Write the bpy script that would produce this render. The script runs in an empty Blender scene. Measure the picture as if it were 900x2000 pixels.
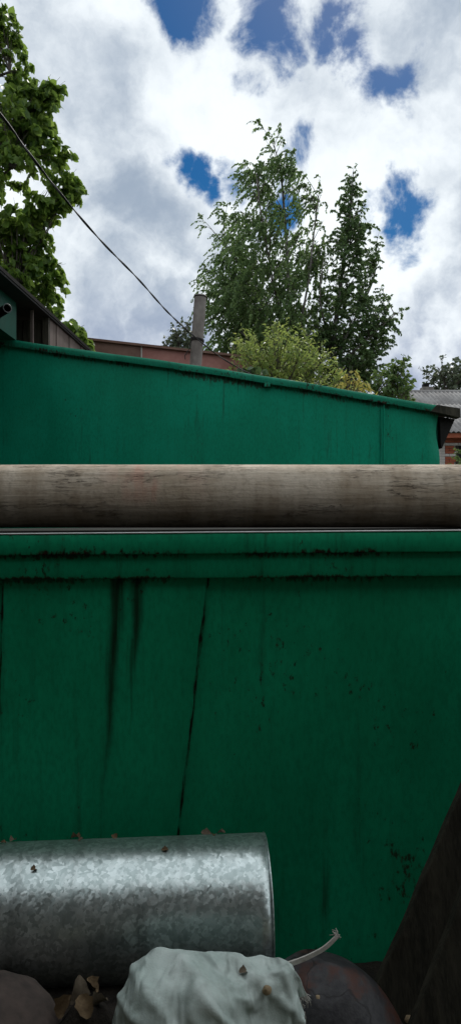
import bpy, bmesh, math, random
import numpy as np
from mathutils import Vector, Matrix, noise as mnoise

# ---------------------------------------------------------------- camera, sky, sun, exposure
scene = bpy.context.scene
COL = scene.collection
R = math.radians
F = 1455.0          # focal length in photo pixels (900 x 2000)
CH = 1.25           # eye height

def P(px, py, d):
    """point seen at a photo pixel, d metres in front of the camera"""
    return Vector(((px - 450) / F * d, d, CH + (1000 - py) / F * d))

cam_d = bpy.data.cameras.new('camera')
cam = bpy.data.objects.new('camera', cam_d); COL.objects.link(cam)
cam.location = (0, 0, CH); cam.rotation_euler = (R(90), 0, 0)
cam_d.sensor_fit = 'VERTICAL'; cam_d.sensor_height = 36; cam_d.lens = F / 2000 * 36
cam_d.clip_start = 0.05; cam_d.clip_end = 2000
scene.camera = cam

SUN_EL, SUN_AZ = R(44), R(14)      # in front of the camera, a little to the right
sun_d = bpy.data.lights.new('sun', 'SUN'); sun = bpy.data.objects.new('sun', sun_d); COL.objects.link(sun)
sdir = Vector((math.sin(SUN_AZ) * math.cos(SUN_EL), math.cos(SUN_AZ) * math.cos(SUN_EL), math.sin(SUN_EL)))
sun.rotation_euler = sdir.to_track_quat('Z', 'Y').to_euler(); sun.location = sdir * 50
sun_d.energy = 2.4; sun_d.angle = R(5); sun_d.color = (1, .96, .9)

vs = scene.view_settings
vs.view_transform = 'Standard'; vs.look = 'None'; vs.gamma = 1; vs.use_curve_mapping = False
vs.exposure = 0.0

# ---------------------------------------------------------------- node expressions
class E:
    """a node socket with arithmetic"""
    nt = None
    def __init__(s, sock): s.s = sock
    @staticmethod
    def m(op, *a, clamp=False):
        n = E.nt.nodes.new('ShaderNodeMath'); n.operation = op; n.use_clamp = clamp
        for i, v in enumerate(a):
            if isinstance(v, E): E.nt.links.new(v.s, n.inputs[i])
            else: n.inputs[i].default_value = v
        return E(n.outputs[0])
    def __add__(s, o): return E.m('ADD', s, o)
    __radd__ = __add__
    def __sub__(s, o): return E.m('SUBTRACT', s, o)
    def __rsub__(s, o): return E.m('SUBTRACT', o, s)
    def __mul__(s, o): return E.m('MULTIPLY', s, o)
    __rmul__ = __mul__
    def __truediv__(s, o): return E.m('DIVIDE', s, o)
    def __pow__(s, o): return E.m('POWER', s, o)
    def abs(s): return E.m('ABSOLUTE', s)
    def max(s, o): return E.m('MAXIMUM', s, o)
    def min(s, o): return E.m('MINIMUM', s, o)
    def clamp(s): return E.m('ADD', s, 0.0, clamp=True)
    def step(s, a, b, lo=0.0, hi=1.0):
        n = E.nt.nodes.new('ShaderNodeMapRange'); n.interpolation_type = 'SMOOTHSTEP'
        if a > b: a, b, lo, hi = b, a, hi, lo
        E.nt.links.new(s.s, n.inputs['Value'])
        for k, v in (('From Min', a), ('From Max', b), ('To Min', lo), ('To Max', hi)): n.inputs[k].default_value = v
        return E(n.outputs['Result'])

def vscale(vec, sx, sy, sz):
    n = E.nt.nodes.new('ShaderNodeVectorMath'); n.operation = 'MULTIPLY'
    E.nt.links.new(vec, n.inputs[0]); n.inputs[1].default_value = (sx, sy, sz)
    return n.outputs[0]
def vadd(a, b):
    n = E.nt.nodes.new('ShaderNodeVectorMath'); n.operation = 'ADD'
    E.nt.links.new(a, n.inputs[0])
    if isinstance(b, tuple): n.inputs[1].default_value = b
    else: E.nt.links.new(b, n.inputs[1])
    return n.outputs[0]
def fbm(vec, scale, detail=4, rough=.55, dist=0.0, col=False):
    n = E.nt.nodes.new('ShaderNodeTexNoise'); E.nt.links.new(vec, n.inputs['Vector'])
    n.inputs['Scale'].default_value = scale; n.inputs['Detail'].default_value = detail
    n.inputs['Roughness'].default_value = rough; n.inputs['Distortion'].default_value = dist
    return n.outputs['Color'] if col else E(n.outputs[0])
def mixc(f, a, b):
    n = E.nt.nodes.new('ShaderNodeMix'); n.data_type = 'RGBA'
    if isinstance(f, E): E.nt.links.new(f.s, n.inputs[0])
    else: n.inputs[0].default_value = f
    for i, c in ((6, a), (7, b)):
        if isinstance(c, tuple): n.inputs[i].default_value = (*c, 1)
        else: E.nt.links.new(c, n.inputs[i])
    return n.outputs[2]

# ---------------------------------------------------------------- the sky: broken cloud over blue
world = bpy.data.worlds.new('World'); scene.world = world; world.use_nodes = True
nt = world.node_tree; nt.nodes.clear(); E.nt = nt
out = nt.nodes.new('ShaderNodeOutputWorld'); bg = nt.nodes.new('ShaderNodeBackground')
nt.links.new(bg.outputs[0], out.inputs[0]); bg.inputs[1].default_value = .1
sky = nt.nodes.new('ShaderNodeTexSky'); sky.sky_type = 'NISHITA'; sky.sun_disc = False
sky.sun_elevation = SUN_EL; sky.sun_rotation = SUN_AZ; sky.air_density = 1.0; sky.dust_density = .3; sky.ozone_density = 3.0
tc = nt.nodes.new('ShaderNodeTexCoord'); D0 = tc.outputs['Generated']
n1c = vadd(fbm(D0, 4.5, 7, .6, col=True), (-.5, -.5, -.5))
warp = vadd(D0, vscale(n1c, .17, .17, .17))
warp2 = vadd(D0, vscale(n1c, .30, .30, .30))
def blob(vec, px, py, r):
    d = (P(px, py, 1) - Vector((0, 0, CH))).normalized()
    n = nt.nodes.new('ShaderNodeVectorMath'); n.operation = 'DISTANCE'
    nt.links.new(vec, n.inputs[0]); n.inputs[1].default_value = d
    return E(n.outputs['Value']).step(0, r / F * 1.0, 1, 0)
def union(vec, lst):
    e = None
    for px, py, r, w in lst:
        b = blob(vec, px, py, r) * w
        e = b if e is None else e.max(b)
    return e
gaps = union(warp, [(335, 0, 85, 1), (372, 22, 85, 1.05), (405, 25, 70, .9), (505, 0, 85, 1), (525, 45, 95, 1.1), (550, 85, 75, .95), (580, 100, 55, .7),
                    (628, 40, 60, .75), (655, 65, 95, 1.4), (680, 100, 90, 1.35), (705, 140, 80, 1.05), (738, 172, 85, 1.1), (775, 190, 75, 1), (805, 165, 65, .95), (722, 222, 60, .7),
                    (300, 298, 60, .75), (345, 305, 75, 1), (378, 325, 80, 1.1), (412, 352, 65, .9), (470, 330, 80, 1), (500, 350, 80, .95), (592, 285, 70, .9),
                    (705, 378, 70, .9), (740, 392, 85, 1.1), (775, 420, 80, 1.1), (800, 425, 60, .9), (490, 150, 65, .7), (560, 400, 95, .95), (270, 290, 50, .5), (730, 445, 65, .75), (795, 485, 60, .6)])
wisp = fbm(D0, 11, 8, .62, .3)
sep = nt.nodes.new('ShaderNodeSeparateXYZ'); nt.links.new(D0, sep.inputs[0])
dy, dz = E(sep.outputs[1]), E(sep.outputs[2])
other = fbm(vadd(D0, (3.1, 1.7, .4)), 3.4, 6, .58).step(.58, .68) * dy.step(.80, .66)
gap = (gaps + (wisp - .5) * 2.6).step(.34, .98).max(other) * gaps.max(other).step(.02, .25)
grey = union(warp2, [(120, 130, 260, .6), (180, 210, 190, .5), (330, 445, 200, .95), (420, 520, 150, .7), (230, 410, 140, .6), (870, 110, 230, .7), (860, 430, 150, .75),
                     (860, 590, 160, 1.0), (820, 670, 150, 1.0), (190, 600, 190, .7), (330, 650, 150, .9), (60, 420, 150, .4), (900, 700, 150, .9), (250, 655, 170, .8)])
puff = fbm(vadd(D0, vscale(n1c, .1, .1, .1)), 6.0, 8, .6)
gen = fbm(vadd(D0, (.7, 4.2, 1.3)), 3.0, 5, .55).step(.42, .72) * .8
greyn = (grey.max(gen * .5) * .95 + (puff - .5) * 2.3 + dz.step(.36, .12) * .35).step(.0, 1.05)
low = dz.step(.34, .10)
cloud = mixc(greyn, (9.9, 10.5, 10.9), mixc(low, (3.5, 4.3, 5.4), (3.5, 4.1, 5.8)))
# blue seen between the clouds: the clear-sky model, thin cloud at the rims
hsv = nt.nodes.new('ShaderNodeHueSaturation'); hsv.inputs['Saturation'].default_value = 1.65; hsv.inputs['Value'].default_value = .52
nt.links.new(sky.outputs[0], hsv.inputs['Color'])
world.cycles.sampling_method = 'MANUAL'; world.cycles.sample_map_resolution = 512
nt.links.new(mixc(gap, cloud, hsv.outputs[0]), bg.inputs[0])

# ---------------------------------------------------------------- helpers
def new_mat(name):
    m = bpy.data.materials.new(name); m.use_nodes = True
    E.nt = m.node_tree
    b = m.node_tree.nodes['Principled BSDF']
    t = m.node_tree.nodes.new('ShaderNodeTexCoord')
    return m, b, t.outputs['Object']
def setc(b, c):
    if isinstance(c, tuple): b.inputs['Base Color'].default_value = (*c, 1)
    else: E.nt.links.new(c, b.inputs['Base Color'])
def setr(b, r):
    if isinstance(r, E): E.nt.links.new(r.s, b.inputs['Roughness'])
    else: b.inputs['Roughness'].default_value = r
def bump(b, h, strength=.3, dist=.01):
    n = E.nt.nodes.new('ShaderNodeBump'); n.inputs['Strength'].default_value = strength; n.inputs['Distance'].default_value = dist
    E.nt.links.new(h.s, n.inputs['Height']); E.nt.links.new(n.outputs[0], b.inputs['Normal'])
def xyz(v):
    s = E.nt.nodes.new('ShaderNodeSeparateXYZ'); E.nt.links.new(v, s.inputs[0])
    return E(s.outputs[0]), E(s.outputs[1]), E(s.outputs[2])

def thing(name, label, cat, loc=(0, 0, 0), group=None):
    o = bpy.data.objects.new(name, None); COL.objects.link(o); o.location = loc; o.empty_display_size = .1
    return tag(o, label, cat, group)
def tag(o, label, cat, group=None, kind=None):
    o['label'] = label; o['category'] = cat
    if group: o['group'] = group
    if kind: o['kind'] = kind
    return o
def adopt(o, parent):
    if parent is not None:
        o.parent = parent
        mw = Matrix.Translation(-parent.location) if parent.type == 'EMPTY' else Matrix()
        o.matrix_parent_inverse = mw
    return o
def mesh(name, verts, faces, mat=None, parent=None, smooth=False, auto=None):
    me = bpy.data.meshes.new(name)
    if isinstance(verts, np.ndarray): verts = verts.tolist()
    me.from_pydata([tuple(v) for v in verts], [], faces); me.update()
    if mat: me.materials.append(mat)
    o = bpy.data.objects.new(name, me); COL.objects.link(o)
    if smooth:
        me.polygons.foreach_set('use_smooth', [True] * len(me.polygons))
    adopt(o, parent)
    return o
BOXF = [(0, 3, 2, 1), (4, 5, 6, 7), (0, 1, 5, 4), (1, 2, 6, 5), (2, 3, 7, 6), (3, 0, 4, 7)]
def boxv(x0, x1, y0, y1, z0, z1):
    return [(x0, y0, z0), (x1, y0, z0), (x1, y1, z0), (x0, y1, z0), (x0, y0, z1), (x1, y0, z1), (x1, y1, z1), (x0, y1, z1)]
def bevel(o, w=.004, seg=2):
    m = o.modifiers.new('bevel', 'BEVEL'); m.width = w; m.segments = seg; m.limit_method = 'ANGLE'; return o
def box(name, b, mat, parent=None, bev=0):
    o = mesh(name, boxv(*b), BOXF, mat, parent)
    if bev: bevel(o, bev)
    return o
def tube_vf(path, rad, n=8, cap=True):
    path = [Vector(p) for p in path]; V = []; Fc = []
    up = Vector((.13, .31, .94)).normalized()
    for i, p in enumerate(path):
        t = (path[min(i + 1, len(path) - 1)] - path[max(i - 1, 0)]).normalized()
        a = t.cross(up)
        if a.length < .05: a = t.cross(Vector((1, 0, 0)))
        a.normalize(); b = t.cross(a)
        r = rad[i] if hasattr(rad, '__len__') else rad
        for k in range(n):
            q = 2 * math.pi * k / n
            V.append(p + (a * math.cos(q) + b * math.sin(q)) * r)
    for i in range(len(path) - 1):
        for k in range(n):
            k2 = (k + 1) % n
            Fc.append((i * n + k, i * n + k2, (i + 1) * n + k2, (i + 1) * n + k))
    if cap:
        Fc.append(tuple(range(n))[::-1]); Fc.append(tuple((len(path) - 1) * n + k for k in range(n)))
    return V, Fc
class MB:
    def __init__(s): s.v = []; s.f = []
    def add(s, v, f):
        o = len(s.v); s.v += [tuple(q) for q in v]; s.f += [tuple(i + o for i in q) for q in f]
    def build(s, name, mat, parent=None, smooth=True): return mesh(name, s.v, s.f, mat, parent, smooth)
def sheet(name, x0, x1, z0, z1, y, mat, parent, nx=30, nz=20, thick=.003, dent=.0, seed=0, left=None, right=None, top=None, bot=None):
    """thin upright metal sheet; left/right(z) and top/bot(x) give uneven edges"""
    V = []; 
    for layer in (0, 1):
        for j in range(nz + 1):
            for i in range(nx + 1):
                v = j / nz; u = i / nx
                x = x0 + (x1 - x0) * u
                zb = bot(x) if bot else z0; zt = top(x) if top else z1
                z = zb + (zt - zb) * v
                l = left(z) if left else x0; r = right(z) if right else x1
                x = l + (r - l) * u
                d = dent * (mnoise.noise(Vector((x * 1.6 + seed, z * 1.1, seed))) + .45 * mnoise.noise(Vector((x * 4.3, z * 3.1 + seed, 3 + seed))))
                V.append((x, y + d + layer * thick, z))
    Fc = []; n = (nx + 1) * (nz + 1); w = nx + 1
    for j in range(nz):
        for i in range(nx):
            a = j * w + i
            Fc.append((a, a + 1, a + w + 1, a + w)); Fc.append((n + a, n + a + w, n + a + w + 1, n + a + 1))
    for i in range(nx):
        a = i; Fc.append((a, n + a, n + a + 1, a + 1)); a = nz * w + i; Fc.append((a, a + 1, n + a + 1, n + a))
    for j in range(nz):
        a = j * w; Fc.append((a, a + w, n + a + w, n + a)); a = j * w + nx; Fc.append((a, n + a, n + a + w, a + w))
    return mesh(name, V, Fc, mat, parent, smooth=False)

# ---------------------------------------------------------------- materials
def paint(name, c1, c2, stain=0.5, streaks=(), rough=.5, rust_edges=(), specks=.5, spec=.15, seams=()):
    m, b, o = new_mat(name)
    x, y, z = xyz(o)
    big = fbm(o, 1.3, 4, .6); mid = fbm(vscale(o, 9, 9, 2.2), 1.0, 5, .62)
    col = mixc((big * .5 + mid * .3 + fbm(vadd(o, (2, 7, 3)), 5.5, 5, .6) * .2).step(.36, .64), c1, c2)
    fine = fbm(vscale(o, 1, 1, .45), 95, 3, .7)
    col = mixc((fine.step(.35, .75)) * .36, col, tuple(k * .4 for k in c1))
    drip = fbm(vscale(o, 30, 30, 2.0), 1.0, 5, .6)
    grime = (drip.step(.52, .78) * big.step(.35, .65)) * stain
    col = mixc(grime, col, (.012, .016, .008))
    sp = fbm(vscale(o, 1, 1, .6), 62, 6, .66); where = fbm(vadd(o, (5, 3, 1)), 3.2, 3, .5)
    rust = (sp + (where - .5) * .75).step(.73 - .025 * specks, .84 - .025 * specks) * .85
    for (z0, h, sgn, amt, slope) in rust_edges:     # corrosion creeping from an edge
        dist = (z - z0 - x * slope) * sgn
        e = (dist.step(h, -.002) * (where * 2.2 - .45) + (fbm(vscale(o, 75, 75, 30), 1.0, 5, .66) - .58) * 2.2).step(.30, .75) * dist.step(h * 1.2, h * .3) * amt
        rust = rust.max(e)
    stk = None
    for (x0, z0, k, w, zl, amt) in streaks:         # a run of rusty water down the sheet
        wob = (fbm(vscale(o, 3, 3, 5), 1.0, 3, .5) - .5) * .03
        dx = (x - x0 - (z - z0) * k + wob).abs()
        ww = z.step(zl, z0, w * .35, w)
        s = (1 - dx / ww).clamp() * z.step(zl - .1, z0 - .05, .0, 1.0) * z.step(z0 + .02, z0)
        s = (s * (.25 + 1.5 * fbm(vscale(o, 80, 80, 5), 1.0, 5, .65)) ).step(.10, .95)
        stk = s * amt if stk is None else stk.max(s * amt)
    col = mixc(rust, col, mixc(fine.step(.4, .7), (.016, .009, .006), (.045, .02, .011)))
    if stk is not None: col = mixc(stk, col, (.006, .012, .005))
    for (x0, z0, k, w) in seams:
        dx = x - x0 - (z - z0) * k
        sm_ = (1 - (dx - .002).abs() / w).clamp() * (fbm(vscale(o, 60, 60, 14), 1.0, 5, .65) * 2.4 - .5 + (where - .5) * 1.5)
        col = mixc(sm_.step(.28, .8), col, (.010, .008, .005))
    setc(b, col)
    setr(b, rust.step(0, 1, rough, .85) + (mid - .5) * .2)
    b.inputs['Specular IOR Level'].default_value = spec
    bump(b, fine, .25, .002)
    return m

SL = .0078     # the low shed stands a little out of level
z_w = lambda py, d: CH + (1000 - py) / F * d
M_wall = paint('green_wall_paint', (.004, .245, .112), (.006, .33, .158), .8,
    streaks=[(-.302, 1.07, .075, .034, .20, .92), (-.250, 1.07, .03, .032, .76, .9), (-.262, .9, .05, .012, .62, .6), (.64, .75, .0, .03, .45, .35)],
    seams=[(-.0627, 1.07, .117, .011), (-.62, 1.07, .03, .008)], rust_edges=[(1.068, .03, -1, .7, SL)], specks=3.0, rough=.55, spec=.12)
M_strip1 = paint('green_upper_band_paint', (.004, .25, .115), (.007, .33, .158), .8, rust_edges=[(1.137, .034, 1, 1, SL)], specks=3.8, rough=.55, spec=.12)
M_strip2 = paint('green_lower_band_paint', (.003, .235, .108), (.006, .31, .15), .8, rust_edges=[(1.134, .022, -1, .8, SL), (1.075, .014, 1, .9, SL)], specks=3.4, rough=.55, spec=.12)
M_teal = paint('teal_shed_paint', (.002, .215, .122), (.003, .30, .182), .75, streaks=[(.93, 2.05, 0, .02, 1.93, .5), (.05, 2.14, 0, .012, 2.05, .5), (-.42, 2.22, 0, .014, 2.1, .4)], specks=.2, rough=.5, rust_edges=[(2.13, .06, -1, .8, -.1545)])
M_teal_trim = paint('teal_trim_paint', (.006, .17, .10), (.012, .23, .14), .8, specks=5.0, rough=.5, rust_edges=[(2.137, .032, 1, 1, -.1545)])
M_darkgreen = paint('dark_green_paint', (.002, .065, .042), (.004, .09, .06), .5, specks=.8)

def simple(name, c1, c2, scale=8, stretch=(1, 1, 1), rough=.8, bs=.3, bd=.01, metallic=0, spec=.3, detail=6):
    m, b, o = new_mat(name)
    n = fbm(vscale(o, *stretch), scale, detail, .62); n2 = fbm(vscale(o, *stretch), scale * 5.3, 4, .6)
    setc(b, mixc((n * .65 + n2 * .35).step(.32, .68), c1, c2)); setr(b, rough); b.inputs['Metallic'].default_value = metallic
    b.inputs['Specular IOR Level'].default_value = spec
    bump(b, n * .5 + n2 * .5, bs, bd)
    return m
M_redroof = simple('brown_red_sheet', (.30, .125, .105), (.40, .19, .16), 3, rough=.6)
M_brownroof = simple('dull_brown_sheet', (.15, .08, .06), (.21, .12, .092), 3, rough=.6)
M_bark = simple('bark', (.05, .042, .034), (.11, .095, .08), 12, (1, 1, .3))
M_birchbark = simple('birch_bark', (.05, .045, .04), (.26, .245, .22), 5, (1, 1, 2.0))
M_board = simple('brown_boards', (.085, .062, .052), (.13, .10, .088), 14, (1, 1, .08), bs=.4)
M_soot = simple('tarred_roof', (.008, .008, .008), (.018, .017, .016), 10, spec=.05)
M_darkwood = simple('dark_old_wood', (.014, .014, .009), (.058, .052, .036), 10, (3, 3, .35), rough=.85, bs=.6)
M_brownwood = simple('brown_old_wood', (.05, .032, .022), (.11, .08, .058), 10, (3, 3, .35), rough=.85, bs=.6)
M_asbestos = simple('asbestos_cement', (.13, .115, .105), (.26, .24, .22), 7, (1, 1, .6), rough=.9, bs=.4)
M_slate = simple('grey_corrugated_cement', (.20, .19, .185), (.33, .32, .31), 2, rough=.9)
M_mortar = simple('mortar', (.28, .27, .25), (.36, .35, .33), 8)
M_redbrick = simple('red_brick', (.25, .07, .035), (.36, .11, .06), 6)
M_whitebrick = simple('white_brick', (.42, .40, .37), (.55, .53, .50), 6)
M_void = simple('dark_interior', (.008, .008, .008), (.015, .014, .013), 4)
M_stone = simple('brown_grey_stone', (.045, .036, .032), (.105, .078, .066), 9, rough=.8, bs=.5)
M_soil = simple('dark_soil', (.010, .008, .006), (.035, .027, .020), 20, rough=.95, bs=.8, bd=.02)
M_ground = simple('ground_earth', (.05, .05, .03), (.09, .085, .045), 1.2, rough=.95, bs=.6)
M_wire = simple('black_cable', (.012, .012, .012), (.022, .021, .02), 30, rough=.55)
M_steelpipe = simple('dull_grey_tube', (.06, .065, .065), (.12, .13, .13), 20, rough=.5)
M_backwall = simple('shade_shed_boards', (.020, .018, .016), (.045, .04, .034), 5, (1, 1, .2))
M_dryleaf = simple('dry_leaf', (.09, .055, .028), (.20, .14, .075), 30, rough=.8)
M_dryleaf2 = simple('grey_dry_leaf', (.10, .075, .05), (.17, .14, .10), 30, rough=.8)
M_nut = simple('nut_shell', (.22, .16, .09), (.36, .27, .16), 60, rough=.7)

# rusty basin
m, b, o = new_mat('rusty_dark_metal'); M_basin = m
n = fbm(o, 9, 6, .62); n2 = fbm(vadd(o, (3, 3, 3)), 4.5, 5, .6); n3 = fbm(o, 60, 4, .6)
col = mixc(n3.step(.3, .7), (.022, .021, .024), (.045, .043, .045))
col = mixc(n.step(.50, .62), col, (.065, .022, .013)); col = mixc(n2.step(.55, .66) * .8, col, (.13, .14, .145)); col = mixc((fbm(vadd(o, (1, 5, 2)), 5, 4, .6) - .5).abs().step(.012, .0) * .9, col, (.006, .005, .005))
setc(b, col); setr(b, .55); b.inputs['Metallic'].default_value = .2; bump(b, n * .5 + n3 * .3, .5, .008)

# weathered log
m, b, o = new_mat('weathered_timber'); M_log = m
x, y, z = xyz(o)
grain = fbm(vscale(o, 3.0, 46, 46), 1.0, 6, .6, .6); fineg = fbm(vscale(o, 11, 150, 150), 1.0, 4, .6, .3); blotch = fbm(o, 5, 4, .55)
band = fbm(vscale(o, 22, 2, 2), 1.0, 3, .5)
col = mixc((grain * .25 + blotch * .45 + band * .3).step(.34, .66), (.34, .265, .185), (.62, .54, .44))
col = mixc((fbm(vscale(o, 1, 1, 1), 60, 3, .6)).step(.45, .8) * .35, col, (.10, .075, .055))
redp = ((x + .22).abs().step(.20, .02) * (blotch + (band - .5) * .6).step(.40, .60) * z.step(1.25, 1.31)) * .75
col = mixc(redp, col, (.42, .22, .155))
crack = fbm(vscale(o, 7, 75, 75), 1.0, 4, .6, 1.2)
ck = (crack - .5).abs().step(.022, .0) * fbm(vscale(o, 7, 16, 16), 1.0, 3, .5).step(.50, .62)
col = mixc(ck * .6, col, (.02, .016, .012))
setc(b, col); setr(b, .85); b.inputs['Specular IOR Level'].default_value = .2
bump(b, grain * .4 + fineg * .35 + fbm(o, 120, 3, .6) * .25 - ck * 1.0, .8, .006)

# galvanised spangle
m, b, o = new_mat('galvanised_spangle'); M_galv = m
vo = m.node_tree.nodes.new('ShaderNodeTexVoronoi'); vo.inputs['Scale'].default_value = 125
m.node_tree.links.new(vadd(o, vscale(vadd(fbm(o, 60, 3, .6, col=True), (-.5, -.5, -.5)), .02, .02, .02)), vo.inputs['Vector'])
cs = m.node_tree.nodes.new('ShaderNodeSeparateColor'); m.node_tree.links.new(vo.outputs['Color'], cs.inputs[0])
r1, r2, r3 = (E(cs.outputs[i]) for i in range(3))
vo2 = m.node_tree.nodes.new('ShaderNodeTexVoronoi'); vo2.inputs['Scale'].default_value = 38; m.node_tree.links.new(o, vo2.inputs['Vector'])
cs2 = m.node_tree.nodes.new('ShaderNodeSeparateColor'); m.node_tree.links.new(vo2.outputs['Color'], cs2.inputs[0])
dirt = fbm(vscale(o, 14, 3, 3), 1.0, 5, .6)
col = mixc((r1 * .7 + E(cs2.outputs[0]) * .3).step(.1, .95), (.44, .52, .51), (.72, .80, .79))
col = mixc(dirt.step(.5, .75) * .5, col, (.10, .11, .105))
setc(b, col); b.inputs['Metallic'].default_value = .88; setr(b, r2 * .10 + .24 + dirt * .10)
# every crystal faces a slightly different way
nm = m.node_tree.nodes.new('ShaderNodeNewGeometry')
tilt = vscale(vadd(vo.outputs['Color'], (-.5, -.5, -.5)), .085, .085, .085)
nv = m.node_tree.nodes.new('ShaderNodeVectorMath'); nv.operation = 'NORMALIZE'
m.node_tree.links.new(vadd(nm.outputs['Normal'], tilt), nv.inputs[0]); m.node_tree.links.new(nv.outputs[0], b.inputs['Normal'])

# woven sack
m, b, o = new_mat('woven_plastic_cloth'); M_sack = m
n = fbm(o, 14, 6, .6); 
dirt = fbm(vscale(o, 1, 1, .6), 7, 5, .65)
col = mixc(n.step(.3, .7), (.44, .53, .49), (.60, .68, .64)); col = mixc(dirt.step(.5, .72) * .55, col, (.17, .19, .165))
setc(b, col); setr(b, .55); b.inputs['Specular IOR Level'].default_value = .3
def creases(ang, scl, stretch, off_):
    mp = E.nt.nodes.new('ShaderNodeMapping'); E.nt.links.new(o, mp.inputs[0]); mp.inputs['Rotation'].default_value = ang; mp.inputs['Location'].default_value = off_
    mp.inputs['Scale'].default_value = (scl, scl * .6, scl * stretch)
    return (fbm(mp.outputs[0], 1.0, 2, .45, .7) - .5).abs().step(0, .16)
bump(b, creases((.3, .9, 0), 10, .3, (0, 0, 0)) * .9 + creases((.2, -.7, .4), 17, .4, (3, 1, 2)) * .22 + fbm(o, 260, 2, .6) * .05, .85, .014)
M_strap = simple('frayed_strap', (.45, .42, .38), (.62, .59, .54), 40, (1, 1, 1), rough=.7)

def leafmat(name, c1, c2, c3, trans=.35, scale=2.2):
    m, b, o = new_mat(name); nt = m.node_tree
    gi = nt.nodes.new('ShaderNodeNewGeometry'); rnd = E(gi.outputs['Random Per Island'])
    big = fbm(o, scale, 3, .6)
    c = mixc((rnd * .6 + big * .4).step(.2, .8), c1, c2); c = mixc((rnd * 7.31).m('FRACT', rnd * 7.31).step(.8, 1.0), c, c3)
    setc(b, c); setr(b, .45); b.inputs['Specular IOR Level'].default_value = .35
    tr = nt.nodes.new('ShaderNodeBsdfTranslucent'); nt.links.new(mixc(.5, c, tuple(k * 1.5 for k in c3)), tr.inputs[0])
    mx = nt.nodes.new('ShaderNodeMixShader'); mx.inputs[0].default_value = trans
    nt.links.new(b.outputs[0], mx.inputs[1]); nt.links.new(tr.outputs[0], mx.inputs[2])
    nt.links.new(mx.outputs[0], nt.nodes['Material Output'].inputs[0])
    return m
M_lbirch = leafmat('birch_leaves', (.05, .105, .034), (.12, .20, .068), (.20, .29, .10), .5)
M_lbirch2 = leafmat('dark_birch_leaves', (.045, .095, .034), (.10, .175, .064), (.17, .25, .09), .5)
M_llinden = leafmat('linden_leaves', (.05, .115, .018), (.13, .215, .036), (.24, .34, .065), .5)
M_lbright = leafmat('bright_shrub_leaves', (.11, .20, .045), (.21, .31, .07), (.36, .40, .11), .45)
M_lyellow = leafmat('yellow_leaves', (.32, .30, .06), (.45, .40, .09), (.5, .45, .12), .35)
M_lgreen = leafmat('shrub_leaves', (.05, .11, .03), (.10, .17, .05), (.18, .24, .07), .35)
M_lvine = leafmat('vine_leaves', (.025, .06, .02), (.05, .10, .03), (.09, .15, .05), .25)
M_lfar = leafmat('far_leaves', (.06, .085, .05), (.10, .125, .075), (.14, .17, .10), .3)

# ---------------------------------------------------------------- ground
g = mesh('ground', [(-400, -400, 0), (400, -400, 0), (400, 600, 0), (-400, 600, 0)], [(0, 1, 2, 3)], M_ground); g['kind'] = 'structure'
# heap of dark earth and rubbish along the foot of the wall
V = []; Fc = []; nx, ny = 90, 50
for j in range(ny + 1):
    for i in range(nx + 1):
        x = -1.6 + 2.6 * i / nx; y = .75 + 1.27 * j / ny
        s = lambda a, b_, t: max(0, min(1, (t - a) / (b_ - a)))
        h = .165 * s(.75, 1.15, y) * s(-1.6, -1.2, x) * (1 - s(-.08, .10, x)) + .03 * s(.75, 1.0, y) * s(1.0, .8, x)
        h += .115 * math.exp(-((x + .275) / .07) ** 2 - ((y - 1.44) / .09) ** 2)
        h += .022 * mnoise.noise(Vector((x * 9, y * 9, 0))) * s(.75, .9, y) + .012 * mnoise.noise(Vector((x * 30, y * 30, 4)))
        e = min(s(-1.6, -1.5, x), s(1.0, .9, x), s(.75, .85, y))
        V.append((x, y, max(.004, h) * e + .002 - .02 * (1 - e)))
for j in range(ny):
    for i in range(nx):
        a = j * (nx + 1) + i; Fc.append((a, a + 1, a + nx + 2, a + nx + 1))
heap = mesh('earth_heap', V, Fc, M_soil, smooth=True); heap['kind'] = 'structure'
def on_heap(x, y):
    ok, p, _, _ = heap.ray_cast(Vector((x, y, 2)), Vector((0, 0, -1)))
    return p.copy() if ok else Vector((x, y, .01))

# ---------------------------------------------------------------- low green shed right in front
ls = thing('low_metal_shed', 'low dark green sheet-metal shed with two bands along its top edge', 'shed', (0, 2.3, 0))
def tilt(f): return lambda x: f + SL * x
seam = lambda z: (-.0627 + (z - 1.07) * .117) + .004 * mnoise.noise(Vector((0, z * 9, 1))) + .0025 * mnoise.noise(Vector((0, z * 37, 5)))
seam0 = lambda z: -.62 + (z - 1.07) * .03 + .002 * mnoise.noise(Vector((0, z * 11, 8)))
LX0, LX1 = -1.45, 2.6
def lap_sheet(x0, x1, y, left, right, seed, lift=0):
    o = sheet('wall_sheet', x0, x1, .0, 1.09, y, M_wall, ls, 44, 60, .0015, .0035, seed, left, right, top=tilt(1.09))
    return o
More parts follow.
